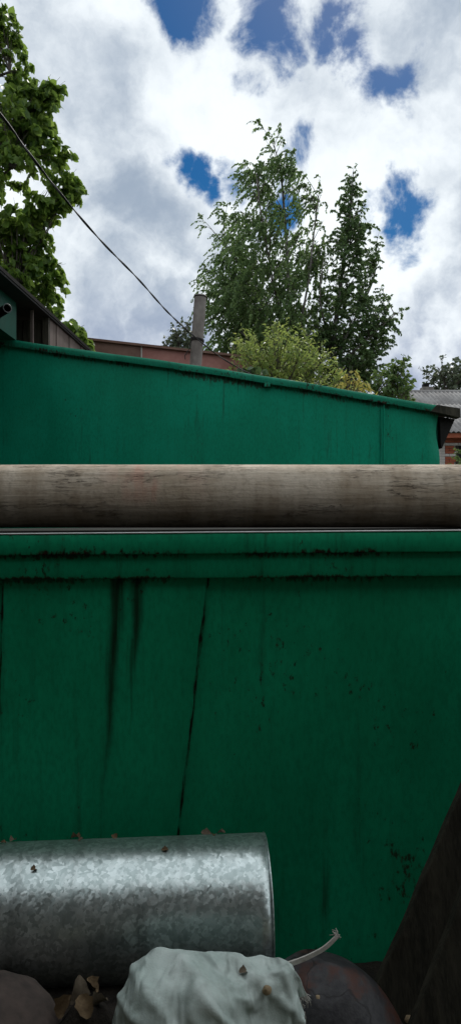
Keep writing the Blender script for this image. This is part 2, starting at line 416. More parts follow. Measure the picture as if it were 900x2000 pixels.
# dents and a lifting lap edge on the middle sheet
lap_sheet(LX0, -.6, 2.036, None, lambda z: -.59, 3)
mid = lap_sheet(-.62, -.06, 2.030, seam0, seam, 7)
for v in mid.data.vertices:
    t = (v.co.x - (seam(v.co.z) - .05)) / .05
    if t > 0: v.co.y -= .005 * t * t * (1 + .8 * mnoise.noise(Vector((0, v.co.z * 6, 2))))
lap_sheet(-.16, LX1, 2.036, None, None, 11)
def strip(name, z0, z1, y, mat, seed):
    nx = 120; V = []
    prof = [(.03, z0 + .001), (.0, z0 + .0015), (-.0012, z0 + .004), (0, (z0 + z1) / 2), (-.0008, z1 - .004), (.0015, z1 - .001), (.03, z1)]
    for i in range(nx + 1):
        x = LX0 - .01 + (LX1 - LX0 + .02) * i / nx
        for k, (py, pz) in enumerate(prof):
            w = mnoise.noise(Vector((x * 2.2, k * .25, seed))) * .0022 + mnoise.noise(Vector((x * 11, k * .2, seed + 4))) * .0008
            wz = mnoise.noise(Vector((x * 6, seed, k // 4))) * .0012
            V.append((x, y + py + (w if py < .02 else 0), pz + SL * x + wz))
    n = len(prof); Fc = []
    for i in range(nx):
        for k in range(n - 1): Fc.append((i * n + k, (i + 1) * n + k, (i + 1) * n + k + 1, i * n + k + 1))
    return mesh(name, V, Fc, mat, ls, True)
strip('upper_band', 1.137, 1.194, 1.998, M_strip1, 1)
strip('lower_band', 1.071, 1.150, 2.010, M_strip2, 9)
M_plate = simple('black_low_bounce_plate', (.012, .013, .012), (.03, .031, .028), 14, rough=.9, spec=.1)  # plate blackened to cut the light it bounces onto the log
def tiltbox(name, bnd, mat, par):
    return mesh(name, [(x, y, z + SL * x) for x, y, z in boxv(*bnd)], BOXF, mat, par)
bevel(tiltbox('roof_plate', (LX0 - .012, LX1 + .012, 2.012, 2.72, 1.1935, 1.1965), M_plate, ls), .0008, 1)
M_lip = simple('pale_glint_lip', (.60, .62, .62), (.78, .80, .80), 14, rough=.35, spec=.5)  # pale lip colour stands in for the bright glint along the edge
bevel(tiltbox('glint_lip', (LX0 - .012, LX1 + .012, 1.9965, 2.0115, 1.1945, 1.1975), M_lip, ls), .0008, 1)
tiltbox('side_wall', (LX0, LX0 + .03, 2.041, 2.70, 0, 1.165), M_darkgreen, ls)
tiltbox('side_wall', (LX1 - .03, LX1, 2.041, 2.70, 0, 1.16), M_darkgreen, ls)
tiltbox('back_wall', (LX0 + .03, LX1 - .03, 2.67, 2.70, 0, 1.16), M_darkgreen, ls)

# the log on top of it
LR = .0955; lc = Vector((0, 2.26, 1.1965 + LR + .006))
V = []; nL, nR = 160, 72
for i in range(nL + 1):
    x = -1.4 + 3.5 * i / nL
    for k in range(nR):
        q = 2 * math.pi * k / nR
        r = LR * (1 + .012 * mnoise.noise(Vector((x * 1.1, math.cos(q) * 1.4, math.sin(q) * 1.4))) + .006 * mnoise.noise(Vector((x * 5, math.cos(q) * 5, math.sin(q) * 5))))
        V.append((x, lc.y + r * math.cos(q), lc.z + r * math.sin(q) + .000 * x))
Fc = [(i * nR + k, i * nR + (k + 1) % nR, (i + 1) * nR + (k + 1) % nR, (i + 1) * nR + k) for i in range(nL) for k in range(nR)]
Fc += [tuple(range(nR))[::-1], tuple(nL * nR + k for k in range(nR))]
tag(mesh('timber_log', V, Fc, M_log, None, True), 'weathered grey-brown round log lying along the low green shed top', 'log')

# ---------------------------------------------------------------- teal shed behind, roof falling to the right
ts = thing('teal_metal_shed', 'bright teal-green sheet-metal shed with a roof sloping down to the right', 'shed', (-.4, 5.8, 0))
edge = lambda x: 2.171 - .1545 * x + .010 * math.cos(x * 1.9) + .004 * mnoise.noise(Vector((x * 3, 1, 7)))
XR = 1.405
def right_edge(z):
    t = (z - 1.25) / .72
    return XR - .004 - .018 * math.exp(-((z - 1.79) / .10) ** 2) + .006 * math.exp(-((z - 1.63) / .08) ** 2)
SX = 1.024
sheet('wall_sheet', -2.3, SX, 0, 2, 5.0, M_teal, ts, 90, 40, .002, .010, 21, top=lambda x: edge(x) - .004)
ws = sheet('wall_sheet', SX + .004, XR, 0, 2, 5.0, M_teal, ts, 30, 40, .002, .007, 25, right=right_edge, top=lambda x: edge(x) - .004)
for v in ws.data.vertices:
    t = (v.co.x - 1.31) / .09
    if t > 0: v.co.y += .03 * t * t * (.4 + .9 * math.exp(-((v.co.z - 1.78) / .12) ** 2))
# standing seam
V = []
for j in range(31):
    z = (edge(SX) - .03) * j / 30; w = .0025 * mnoise.noise(Vector((1, z * 5, 3)))
    for dx, dyy in ((-.022, .0), (-.020, -.009), (-.006, -.011), (-.003, -.020), (.004, -.020), (.006, .0)): V.append((SX + dx + w, 4.998 + dyy, z))
mesh('seam_strip', V, [(j * 6 + k, j * 6 + k + 1, (j + 1) * 6 + k + 1, (j + 1) * 6 + k) for j in range(30) for k in range(5)], M_teal, ts)
# folded edge trim of the roof, a bit buckled
V = []; nx = 150; X0, X1 = -2.3, 1.50
for i in range(nx + 1):
    x = X0 + (X1 - X0) * i / nx; zt = edge(x) + .012
    lo = .046 + .005 * mnoise.noise(Vector((x * 5, 2, 2))) + .004 * mnoise.noise(Vector((x * 17, 2, 2)))
    yb = .006 * mnoise.noise(Vector((x * 4, 5, 5))) + .003 * mnoise.noise(Vector((x * 14, 5, 5)))
    V += [(x, 4.966 + yb, zt - lo), (x, 4.960 + yb * .6, zt - lo * .4), (x, 4.966, zt), (x, 5.05, zt + .004)]
mesh('roof_edge_trim', V, [(i * 4 + k, (i + 1) * 4 + k, (i + 1) * 4 + k + 1, i * 4 + k + 1) for i in range(nx) for k in range(3)], M_teal_trim, ts, True)
# roof sheets
M_shedroof = simple('rusty_shed_roof', (.05, .035, .028), (.11, .08, .06), 6, rough=.7)
rx = [-1.25, -.55, .15, .85, 1.515]
for a, b_ in zip(rx[:-1], rx[1:]):
    mesh('roof_sheet', [(a + .001, 5.052, edge(a) - .004), (b_, 5.052, edge(b_) - .004), (b_, 6.75, edge(b_) - .004), (a + .001, 6.75, edge(a) - .004),
                        (a + .001, 5.052, edge(a) + .008), (b_, 5.052, edge(b_) + .008), (b_, 6.75, edge(b_) + .008), (a + .001, 6.75, edge(a) + .008)], BOXF, M_shedroof, ts)
# end of the roof: dark board, overhang underside
e1 = edge(1.5)
mesh('verge_board', [(1.33, 4.950, edge(1.33) - .0365), (1.525, 4.950, edge(1.525) - .048), (1.525, 5.05, edge(1.525) - .048), (1.33, 5.05, edge(1.33) - .0365),
                     (1.37, 4.950, edge(1.37) + .012), (1.525, 4.956, edge(1.525) + .014), (1.525, 5.05, edge(1.525) + .014), (1.37, 5.05, edge(1.37) + .012)], BOXF, M_darkwood, ts)
mesh('eave_bracket', [(1.418, 5.03, 1.70), (1.425, 5.03, 1.68), (1.425, 6.7, 1.68), (1.418, 6.7, 1.70), (1.41, 5.03, edge(1.41) - .05), (1.512, 5.03, edge(1.512) - .052), (1.512, 6.7, edge(1.512) - .052), (1.41, 6.7, edge(1.41) - .05)], BOXF, M_void, ts)
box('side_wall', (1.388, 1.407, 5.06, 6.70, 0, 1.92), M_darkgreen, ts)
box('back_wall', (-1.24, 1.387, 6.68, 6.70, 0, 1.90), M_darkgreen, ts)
v, f = tube_vf([P(868, 817, 5.0), P(878, 815, 4.99), P(880, 821, 4.99), P(884, 818, 4.99)], .003, 6)
mesh('wire_hook', v, f, M_wire, ts, True)
c = P(521, 753, 4.99)
bevel(box('clip_plate', (c.x - .019, c.x + .019, 4.955, 4.996, c.z - .014, c.z + .014), M_teal_trim, ts), .003)

# flue pipe standing on its roof
a, b_ = P(380.5, 735, 6.0), P(391.5, 577, 6.0)
fp = thing('flue_pipe', 'grey asbestos-cement flue pipe sticking up through the teal shed roof', 'chimney', (a.x, a.y, a.z))
n = 36; V = []
ax = (b_ - a); L = ax.length; axn = ax.normalized(); u = axn.cross(Vector((0, 1, 0))).normalized(); w = axn.cross(u)
for i in range(25):
    t = i / 24
    for k in range(n):
        q = 2 * math.pi * k / n; r = .0485 * (1 + .012 * mnoise.noise(Vector((math.cos(q), math.sin(q), t * 5))))
        V.append(a + ax * t + (u * math.cos(q) + w * math.sin(q)) * r)
base = len(V)
for t in (1.0, .8):
    for k in range(n):
        q = 2 * math.pi * k / n; V.append(a + ax * t + (u * math.cos(q) + w * math.sin(q)) * .040)
Fc = [(i * n + k, i * n + (k + 1) % n, (i + 1) * n + (k + 1) % n, (i + 1) * n + k) for i in range(24) for k in range(n)]
Fc += [(24 * n + k, 24 * n + (k + 1) % n, base + (k + 1) % n, base + k) for k in range(n)] + [(base + k, base + (k + 1) % n, base + n + (k + 1) % n, base + n + k) for k in range(n)]
shaft = mesh('pipe_shaft', V, Fc, M_asbestos, fp, True)
v, f = tube_vf([a + axn * (L - .012) + (u * math.cos(q) + w * math.sin(q)) * .0495 for q in np.linspace(0, 2 * math.pi, 33)], .004, 6, False)
mesh('rim_ring', v, f, M_soot, shaft, True)

# twisted cable
path = []
pts = [(-170, 20, 2.35), (0, 222, 2.8), (60, 303, 3.05), (130, 392, 3.4), (200, 473, 3.8), (270, 545, 4.35), (330, 612, 5.0), (385, 662, 5.86), (430, 697, 6.1), (470, 721, 6.3), (500, 736, 6.5)]
ctrl = [P(*p) for p in pts]
def catmull(c, n):
    o = []
    for i in range(len(c) - 1):
        p0, p1, p2, p3 = c[max(i - 1, 0)], c[i], c[i + 1], c[min(i + 2, len(c) - 1)]
        for k in range(n):
            t = k / n
            o.append(.5 * ((2 * p1) + (p2 - p0) * t + (2 * p0 - 5 * p1 + 4 * p2 - p3) * t * t + (3 * p1 - p0 - 3 * p2 + p3) * t ** 3))
    return o + [c[-1]]
cp = catmull(ctrl, 34)
cb = thing('overhead_cable', 'black twisted two-strand cable running down from upper left past the flue pipe', 'cable', tuple(cp[-1]))
for s in (0, 1):
    pp = []; acc = 0
    for i, p in enumerate(cp):
        if i: acc += (p - cp[i - 1]).length
        t = (cp[min(i + 1, len(cp) - 1)] - cp[max(i - 1, 0)]).normalized(); a_ = t.cross(Vector((0, 0, 1))).normalized(); bb = t.cross(a_)
        q = acc * 2 * math.pi / .55 + s * math.pi
        pp.append(p + (a_ * math.cos(q) + bb * math.sin(q)) * .0029)
    v, f = tube_vf(pp, .0031, 7); mesh('strand', v, f, M_wire, cb, True)
# tie round the flue
tc_ = a + axn * (L * .445)
mb = MB()
for k, dz_ in enumerate((-.010, .0, .011)):
    mb.add(*tube_vf([tc_ + axn * (dz_ + .006 * math.sin(q * 1.0 + k)) + (u * math.cos(q) + w * math.sin(q)) * .053 for q in np.linspace(0, 2 * math.pi, 30)], .0042, 6, False))
mb.add(*tube_vf(catmull([tc_ + Vector((-.05, -.02, -.01)), tc_ + Vector((-.062, -.03, -.07)), tc_ + Vector((-.085, -.03, -.11)), tc_ + Vector((-.098, -.03, -.13)), tc_ + Vector((-.094, -.03, -.16))], 6), .0035, 6))
mb.build('wire_tie', M_wire, cb)

# ---------------------------------------------------------------- building on the left: dark eave, green loft box, brown boards
lb = thing('boarded_building', 'dark-roofed building with brown vertical boards and green box under its eave', 'building', (-2.4, 5.0, 0))
A, B = Vector((-1.30, 2.6, CH + 1.30)), Vector((-1.30, 6.95, CH + 1.50))
zr = lambda y: A.z + (B.z - A.z) * (y - A.y) / (B.y - A.y)
# roof sheets across the eave, rising away from it
def roof_piece(y0, y1):
    V = []
    for (x, dzz) in ((-1.30, 0), (-3.4, 1.05)):
        for y in (y0, y1): V += [(x, y, zr(y) + dzz), (x, y, zr(y) + dzz + .022)]
    return mesh('roof_sheet', V, [(0, 2, 6, 4), (1, 5, 7, 3), (0, 1, 3, 2), (4, 6, 7, 5), (0, 4, 5, 1), (2, 3, 7, 6)], M_soot, lb)
ys = [-.65, .25, 1.15, 2.05, 2.95, 3.85, 4.6, 5.35, 6.2, 6.95]  # near part of the roof is unseen, added to block sky light
for y0, y1 in zip(ys[:-1], ys[1:]): roof_piece(y0, y1 - .004)
# soffit under the eave
V = []
for y in (-.64, 6.93): V += [(-1.305, y, zr(y) - .004), (-2.4, y, zr(y) - .02), (-1.305, y, zr(y) - .014), (-2.4, y, zr(y) - .03)]
mesh('soffit', V, [(0, 4, 5, 1), (2, 3, 7, 6), (0, 2, 6, 4), (1, 5, 7, 3), (0, 1, 3, 2), (4, 6, 7, 5)], M_void, lb)
# green loft box
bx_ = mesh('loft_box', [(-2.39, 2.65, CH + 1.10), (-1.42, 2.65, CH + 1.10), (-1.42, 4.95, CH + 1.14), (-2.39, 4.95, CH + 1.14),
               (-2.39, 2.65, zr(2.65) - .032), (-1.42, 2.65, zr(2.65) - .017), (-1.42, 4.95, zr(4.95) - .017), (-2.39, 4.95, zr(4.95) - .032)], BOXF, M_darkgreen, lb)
# boards receding behind the teal shed
y = 5.46; k = 0
widths = [.215, .235, .22, .24, .225, .23]
for wd in widths:
    y1 = min(y + wd - .012, 6.93)
    dx = .004 * (k % 2)
    V = boxv(-1.345 + dx, -1.325 + dx, y, y1, 0, 1)
    V = [(px_, py_, 0 if pz_ == 0 else zr(py_) - .016) for px_, py_, pz_ in V]
    mesh('board', V, BOXF, M_board, lb); y += wd; k += 1
box('corner_post', (-1.36, -1.318, 5.405, 5.452, 0, zr(5.4) - .016), M_darkwood, lb)
xx = -1.372; k = 0
M_shadeboard = M_board
while xx > -2.3:
    box('board', (xx - .135, xx, 5.42 + .004 * (k % 2), 5.44 + .004 * (k % 2), 0, zr(5.42) - .034), M_darkwood, lb); xx -= .142; k += 1  # recess boards take a darker wood to deepen the shade under the eave
c = P(63, 640, 5.16); box('stud', (c.x - .009, c.x + .009, 5.15, 5.175, 2.0, zr(5.15) - .018), M_board, lb)
box('rear_wall', (-3.3, -1.605, -.65, -.61, 0, 2.28), M_darkwood, lb); box('inner_wall', (-2.43, -2.40, -.60, 6.9, 0, 2.28), M_darkwood, lb)
box('side_wall', (-1.60, -1.552, -.65, 4.96, 0, CH + 1.04), M_darkwood, lb)  # unseen flank wall, added to shade the left end of the teal shed
# the tube sticking out from the loft box
pa, pb = P(-40, 636, 4.62), P(15, 602, 4.28)
tb = thing('vent_tube', 'short grey open-ended tube poking out of the green box under the eave', 'pipe', tuple(pa))
ax2 = (pb - pa); an = ax2.normalized(); u2 = an.cross(Vector((0, 0, 1))).normalized(); w2_ = an.cross(u2); V = []; n = 28
for t, r in ((0, .026), (1, .026), (1.0, .0215), (.4, .0215)):
    for k in range(n): q = 2 * math.pi * k / n; V.append(pa + ax2 * t + (u2 * math.cos(q) + w2_ * math.sin(q)) * r)
tw_ = mesh('tube_wall', V, [(i * n + k, i * n + (k + 1) % n, (i + 1) * n + (k + 1) % n, (i + 1) * n + k) for i in range(3) for k in range(n)], M_soot, tb, False)
v, f = tube_vf([pb + (u2 * math.cos(q) + w2_ * math.sin(q)) * .024 for q in np.linspace(0, 2 * math.pi, 29)], .0032, 6, False)
mesh('tube_rim', v, f, M_steelpipe, tw_, True)

# ---------------------------------------------------------------- brown-red shed further back
rs = thing('brown_red_shed', 'brown-red sheet-metal shed behind the flue pipe', 'shed', (-.8, 10.6, 0))
rt = lambda x: CH + 2.30 - .112 * (x + 1.9)
xs = [-3.0, -1.195, -.02 - 1.0, .25]
xs = [-3.0, -1.19, .02, .34]
for i, (a_, b2) in enumerate(zip(xs[:-1], xs[1:])):
    sheet('wall_sheet', a_ + .004, b2 - .004, 0, 2, 10.0 + .006 * (i % 2), (M_brownroof, M_redroof, M_redroof)[i], rs, 20, 12, .003, .01, 40 + i, top=rt)
    v, f = tube_vf([(b2, 9.992, 0), (b2, 9.992, rt(b2))], .010, 6)
    mesh('seam_strip', v, f, M_whitebrick if i == 0 else M_redroof, rs)
V = [(-3.05, 9.95, rt(-3.05)), (.37, 9.95, rt(.37)), (.37, 11.6, rt(.37) + .02), (-3.05, 11.6, rt(-3.05) + .02)]
V += [(x, y, z + .03) for x, y, z in V]
mesh('roof_sheet', V, BOXF, M_brownroof, rs)
box('side_wall', (.30, .325, 10.03, 11.5, 0, 3.2), M_brownroof, rs); box('back_wall', (-3.0, .29, 11.5, 11.53, 0, 3.2), M_brownroof, rs)

# ---------------------------------------------------------------- brick house on the right
bh = thing('brick_house', 'red and white brick house with grey corrugated roof', 'house', (9.0, 23.0, 0))
YW = 20.5; HX0, HX1 = 5.45, 13.5
zE = CH + 155 / F * 20.0; zR = CH + 232 / F * 24.0
box('wall', (HX0 + .3, HX1, YW + .012, YW + .3, 0, zE + .02), M_mortar, bh)
box('wall', (HX0 + .3, HX0 + .6, YW + .3, 27.4, 0, zE + .02), M_mortar, bh); box('wall', (HX0 + .6, HX1, 27.4, 27.7, 0, zE + .02), M_mortar, bh)
bxm = {}
def brick_mesh(wd, mat):
    key = (round(wd, 3), mat.name)
    if key not in bxm:
        o = mesh('brick', boxv(0, wd, 0, .05, 0, .065), BOXF, mat); bxm[key] = o.data; bpy.data.objects.remove(o)
    return bxm[key]
nb = 0
wx0 = (889 - 450) / F * YW   # window opening
z = zE - .075 * 13; row = 0
while z < zE - .07:
    x = HX0 + .3
    lim = wx0 if row < 9 else wx0 + 1.2
    while x < lim - .05:
        first = x < HX0 + .31
        wd = .14 if first else (.12 if row % 2 and x < HX0 + .46 else .25)
        wd = min(wd, lim - x)
        white = first or (row % 4 == 1)
        o = bpy.data.objects.new('brick', brick_mesh(wd - .01, M_whitebrick if white else M_redbrick)); COL.objects.link(o)
        o.location = (x, YW - .03 + random.Random(nb).uniform(-.004, .004), z); adopt(o, bh); nb += 1
        x += wd
    z += .075; row += 1
wn = box('window', (wx0 + .03, wx0 + 1.1, YW - .006, YW + .011, zE - .075 * 14, zE - .075 * 4 - .01), M_void, bh)
box('window_frame', (wx0, wx0 + .06, YW - .03, YW + .01, zE - .075 * 14, zE - .075 * 4), M_darkwood, wn)
# corrugated sheets
def corr(x0, x1, t0, t1, lift):
    V = []; nx = int((x1 - x0) / .13 * 6); 
    for i in range(nx + 1):
        x = x0 + (x1 - x0) * i / nx; hgt = .022 * math.cos(2 * math.pi * x / .13) + lift
        for t in (t0, t1): V.append((x, 20.0 + 4.0 * t, zE + (zR - zE) * t + hgt))
    m_ = len(V)
    V += [(x, y, z - .012) for x, y, z in V]
    Fc = []
    for i in range(nx): Fc += [(2 * i, 2 * i + 2, 2 * i + 3, 2 * i + 1), (m_ + 2 * i, m_ + 2 * i + 1, m_ + 2 * i + 3, m_ + 2 * i + 2), (2 * i, m_ + 2 * i, m_ + 2 * i + 2, 2 * i + 2)]
    return mesh('roof_sheet', V, Fc, M_slate, bh, True)
for r_ in range(3):
    x = HX0 + .05 * r_
    while x < HX1:
        corr(x, min(x + 1.1, HX1 + .3), r_ / 3 - (.02 if r_ else 0), (r_ + 1) / 3 + .0, .03 + .012 * r_); x += 1.07
mesh('roof_slope', [(HX0, 28, zE), (HX1 + .3, 28, zE), (HX1 + .3, 24.0, zR), (HX0, 24.0, zR)], [(0, 1, 2, 3)], M_slate, bh)
v, f = tube_vf([(HX0, 24.0, zR + .04), (HX1 + .3, 24.0, zR + .04)], .07, 8); mesh('ridge_cap', v, f, M_slate, bh, True)
c = P(832, 770, 24.2); chm = box('chimney', (c.x - .16, c.x + .2, 24.05, 24.45, c.z - .3, c.z + .22), M_asbestos, bh)
box('chimney_cap', (c.x - .10, c.x + .06, 24.10, 24.40, c.z + .222, c.z + .34), M_soot, chm)
box('fascia_board', (HX0 + .3, HX1, 20.06, 20.10, zE - .13, zE - .01), M_redbrick, bh)

# ---------------------------------------------------------------- unseen shed added behind the camera to darken the passage
dk = thing('unseen_shade_shed', 'tall dark unseen shed added behind the camera to shade the passage', 'shed', (0, -1.6, 0))
x = -5.0; k = 0
while x < 5.0:
    box('board', (x, x + .235, -1.02 - .006 * (k % 2), -1.0, 0, 4.42), M_backwall, dk); x += .24; k += 1
mesh('roof', [(-5.1, -.72, 4.38), (5.1, -.72, 4.38), (5.1, -3.2, 5.0), (-5.1, -3.2, 5.0), (-5.1, -.72, 4.43), (5.1, -.72, 4.43), (5.1, -3.2, 5.05), (-5.1, -3.2, 5.05)], BOXF, M_soot, dk)
box('back_wall', (-5, 5, -3.1, -3.0, 0, 4.9), M_backwall, dk)

# ---------------------------------------------------------------- galvanised duct lying at the wall foot
DR = .155; th = R(3.2); dd = Vector((math.cos(th), math.sin(th), .012)).normalized(); de = Vector((.086, 1.775, CH - .777 - DR))
dn = Vector((-math.sin(th), math.cos(th), 0)); du = dd.cross(dn).normalized()
V = []; n = 96; nl = 60
for i in range(nl + 1):
    s_ = -1.7 * (1 - i / nl)
    for k in range(n):
        q = 2 * math.pi * k / n
        r = DR * (1 + .004 * mnoise.noise(Vector((s_ * 2, math.cos(q), math.sin(q)))))
        V.append(de + dd * s_ + (dn * math.cos(q) + du * math.sin(q)) * r)
n0 = len(V)
for i in range(nl + 1):
    s_ = -1.7 * (1 - i / nl)
    for k in range(n):
        q = 2 * math.pi * k / n; V.append(de + dd * s_ + (dn * math.cos(q) + du * math.sin(q)) * (DR - .0016))
Fc = []
for i in range(nl):
    for k in range(n):
        k2 = (k + 1) % n
        Fc += [(i * n + k, i * n + k2, (i + 1) * n + k2, (i + 1) * n + k), (n0 + i * n + k, n0 + (i + 1) * n + k, n0 + (i + 1) * n + k2, n0 + i * n + k2)]
for k in range(n):
    k2 = (k + 1) % n; Fc += [(nl * n + k, nl * n + k2, n0 + nl * n + k2, n0 + nl * n + k), (k, n0 + k, n0 + k2, k2)]
dt = thing('galvanised_duct', 'length of galvanised spangled steel duct lying at the foot of the green wall', 'duct', tuple(de + dd * -.5 - Vector((0, 0, DR))))
dw_ = mesh('duct_wall', V, Fc, M_galv, dt, True)
v, f = tube_vf([de + (dn * math.cos(q) + du * math.sin(q)) * (DR - .0005) for q in np.linspace(0, 2 * math.pi, 97)], .0022, 6, False)
mesh('rolled_rim', v, f, M_galv, dw_, True)

# ---------------------------------------------------------------- woven sack
def smooth(a, b_, t): t = max(0, min(1, (t - a) / (b_ - a))); return t * t * (3 - 2 * t)
def ridged(p, oct=4):
    s_ = 0; a_ = 1; f_ = 1
    for i in range(oct):
        s_ += a_ * (1 - abs(mnoise.noise(p * f_ + Vector((i * 7.3, 0, 0)))) * 2.2); a_ *= .5; f_ *= 2.1
    return s_
sk = thing('woven_sack', 'crumpled pale grey-green woven plastic sack in front of the galvanised duct', 'sack', (-.06, 1.34, .14))
def drape(nx=84, ny=72, frames=46):
    def filled(c, r, seed):
        bm = bmesh.new(); bmesh.ops.create_icosphere(bm, subdivisions=4, radius=1)
        for v in bm.verts:
            d = v.co.normalized(); p = Vector([math.copysign(abs(q) ** .72, q) for q in d]); k = 1 + .10 * mnoise.noise(d * 1.7 + Vector((seed, 0, 0)))
            v.co = Vector((c[0] + p.x * r[0] * k, c[1] + p.y * r[1] * k, c[2] + p.z * r[2] * k))
        me = bpy.data.meshes.new('sack_body'); bm.to_mesh(me); bm.free(); me.materials.append(M_sack)
        me.polygons.foreach_set('use_smooth', [True] * len(me.polygons))
        o = bpy.data.objects.new('sack_body', me); COL.objects.link(o)
        o.modifiers.new('col', 'COLLISION'); o.collision.thickness_outer = .004; o.collision.cloth_friction = 12
        return o
    lumps = [filled((-.085, 1.35, .262), (.118, .10, .170), 2), filled((.072, 1.40, .26), (.056, .06, .138), 5)]
    fl = mesh('floor', [(-1, .6, .16), (1, .6, .16), (1, 2, .16), (-1, 2, .16)], [(0, 1, 2, 3)]); fl.modifiers.new('col', 'COLLISION'); fl.collision.thickness_outer = .004
    V = []; a = .175
    for j in range(ny + 1):
        for i in range(nx + 1):
            x = (i / nx - .5) * .66; y = (j / ny - .5) * .56; x = x if x < 0 else x * .60
            V.append((-.045 + x * math.cos(a) - y * math.sin(a) * .6, 1.33 + x * math.sin(a) * .6 + y, .478 + .012 * mnoise.noise(Vector((x * 9, y * 9, 0))) + .012 * mnoise.noise(Vector((x * 22, y * 22, 3)))))
    c = mesh('cloth', V, [(j * (nx + 1) + i, j * (nx + 1) + i + 1, (j + 1) * (nx + 1) + i + 1, (j + 1) * (nx + 1) + i) for j in range(ny) for i in range(nx)])
    m = c.modifiers.new('cloth', 'CLOTH'); st = m.settings; st.quality = 6; st.mass = .25; st.tension_stiffness = 12; st.compression_stiffness = 12; st.shear_stiffness = 4
    st.bending_stiffness = .9; st.shrink_min = -.16; st.shrink_max = -.16; st.air_damping = 2
    m.collision_settings.distance_min = .004; m.collision_settings.use_self_collision = False; m.collision_settings.collision_quality = 3
    m.point_cache.frame_start = 1; m.point_cache.frame_end = frames; scene.frame_start = 1; scene.frame_end = frames
    for f in range(1, frames + 1): scene.frame_set(f)
    me = bpy.data.meshes.new_from_object(c.evaluated_get(bpy.context.evaluated_depsgraph_get()))
    for o in (fl, c): bpy.data.objects.remove(o)
    scene.frame_set(1)
    for o in lumps:
        o.modifiers.clear(); adopt(o, sk)
    return me, nx, ny
cme, cnx, cny = drape()
# sharp plastic creases on top of the soft folds
for v in cme.vertices:
    p = v.co; nn_ = v.normal.copy()
    dgl = p.x * .75 - (p.y - 1.3) * .5 - p.z * .5; acr = p.x * .55 + (p.y - 1.3) * .5 + p.z * .8
    f = 1 - min(1, abs(mnoise.noise(Vector((acr * 13, dgl * 4, 2)))) * 4.5); f2 = 1 - min(1, abs(mnoise.noise(Vector((acr * 38 + 4, dgl * 17, 7)))) * 3.0)
    g_ = mnoise.noise(Vector((p.x * 20, p.y * 20, p.z * 20)))
    off = .012 * f * f + .004 * f2 * f2 + .003 * g_ - .004
    v.co = p + (nn_ if nn_.z > -.2 else -nn_) * off
cme.materials.clear(); cme.materials.append(M_sack); cme.polygons.foreach_set('use_smooth', [True] * len(cme.polygons))
ck_ = bpy.data.objects.new('sack_cloth', cme); COL.objects.link(ck_); adopt(ck_, sk)
ck_.modifiers.new('sub', 'SUBSURF').render_levels = 1; ck_.modifiers['sub'].levels = 1
hem = [cme.vertices[j * (cnx + 1) + cnx].co.copy() for j in range(cny + 1)]
hem_in = [cme.vertices[j * (cnx + 1) + cnx - 1].co.copy() for j in range(cny + 1)]
rng = random.Random(5); mb = MB()
for k in range(120):
    j = rng.randrange(8, cny - 4); p = hem[j]; d = ((p - hem_in[j]).normalized() * .8 + Vector((rng.uniform(-.2, .5), rng.uniform(-.5, .4), rng.uniform(-.8, .5)))).normalized() * rng.uniform(.006, .022)
    mb.add(*tube_vf([hem_in[j], p, p + d * .5 + Vector((0, 0, rng.uniform(-.003, .004))), p + d + Vector((rng.uniform(-.004, .004), 0, rng.uniform(-.008, .004)))], .0007, 3))
fr = mb.build('frayed_threads', M_strap, ck_); fr['kind'] = 'stuff'
def seen(px, py):
    """first surface met along a line of sight, and its normal"""
    bpy.context.view_layer.update(); dg = bpy.context.evaluated_depsgraph_get()
    o_ = Vector((0, 0, CH)); ok, p, n_, *_ = scene.ray_cast(dg, o_, (P(px, py, 1) - o_).normalized())
    return p, n_
# strap poking out of it
sp_ = catmull([P(500, 1906, 1.45), P(545, 1890, 1.46), P(590, 1875, 1.47), P(630, 1855, 1.48), P(652, 1836, 1.485), P(660, 1826, 1.49)], 8)
V = []
for i, p in enumerate(sp_):
    t = (sp_[min(i + 1, len(sp_) - 1)] - sp_[max(i - 1, 0)]).normalized(); nrm = Vector((0, -1, 0)).cross(t).normalized()
    wd = .0058 * (1 - .35 * i / len(sp_)); V += [p + nrm * wd + Vector((0, -.001, 0)), p - nrm * wd + Vector((0, .001, 0)), p - nrm * wd + Vector((0, .004, 0)), p + nrm * wd + Vector((0, .003, 0))]
ns = len(sp_)
st = thing('plastic_strap', 'pale frayed strap end curving up out of the sack mouth', 'strap', tuple(sp_[0]))
sb_ = mesh('strap_band', V, [(i * 4 + k, i * 4 + (k + 1) % 4, (i + 1) * 4 + (k + 1) % 4, (i + 1) * 4 + k) for i in range(ns - 1) for k in range(4)], M_strap, st, False)
mb = MB(); e_ = sp_[-1]
for k in range(16):
    s0 = e_ + Vector((rng.uniform(-.004, .003), rng.uniform(0, .003), rng.uniform(-.012, .0)))
    mb.add(*tube_vf([s0, s0 + Vector((rng.uniform(-.002, .003), 0, rng.uniform(.004, .009))), s0 + Vector((rng.uniform(-.016, .001), rng.uniform(-.004, .004), rng.uniform(.003, .012)))], .0007, 3))
mb.build('frayed_end', M_strap, sb_)

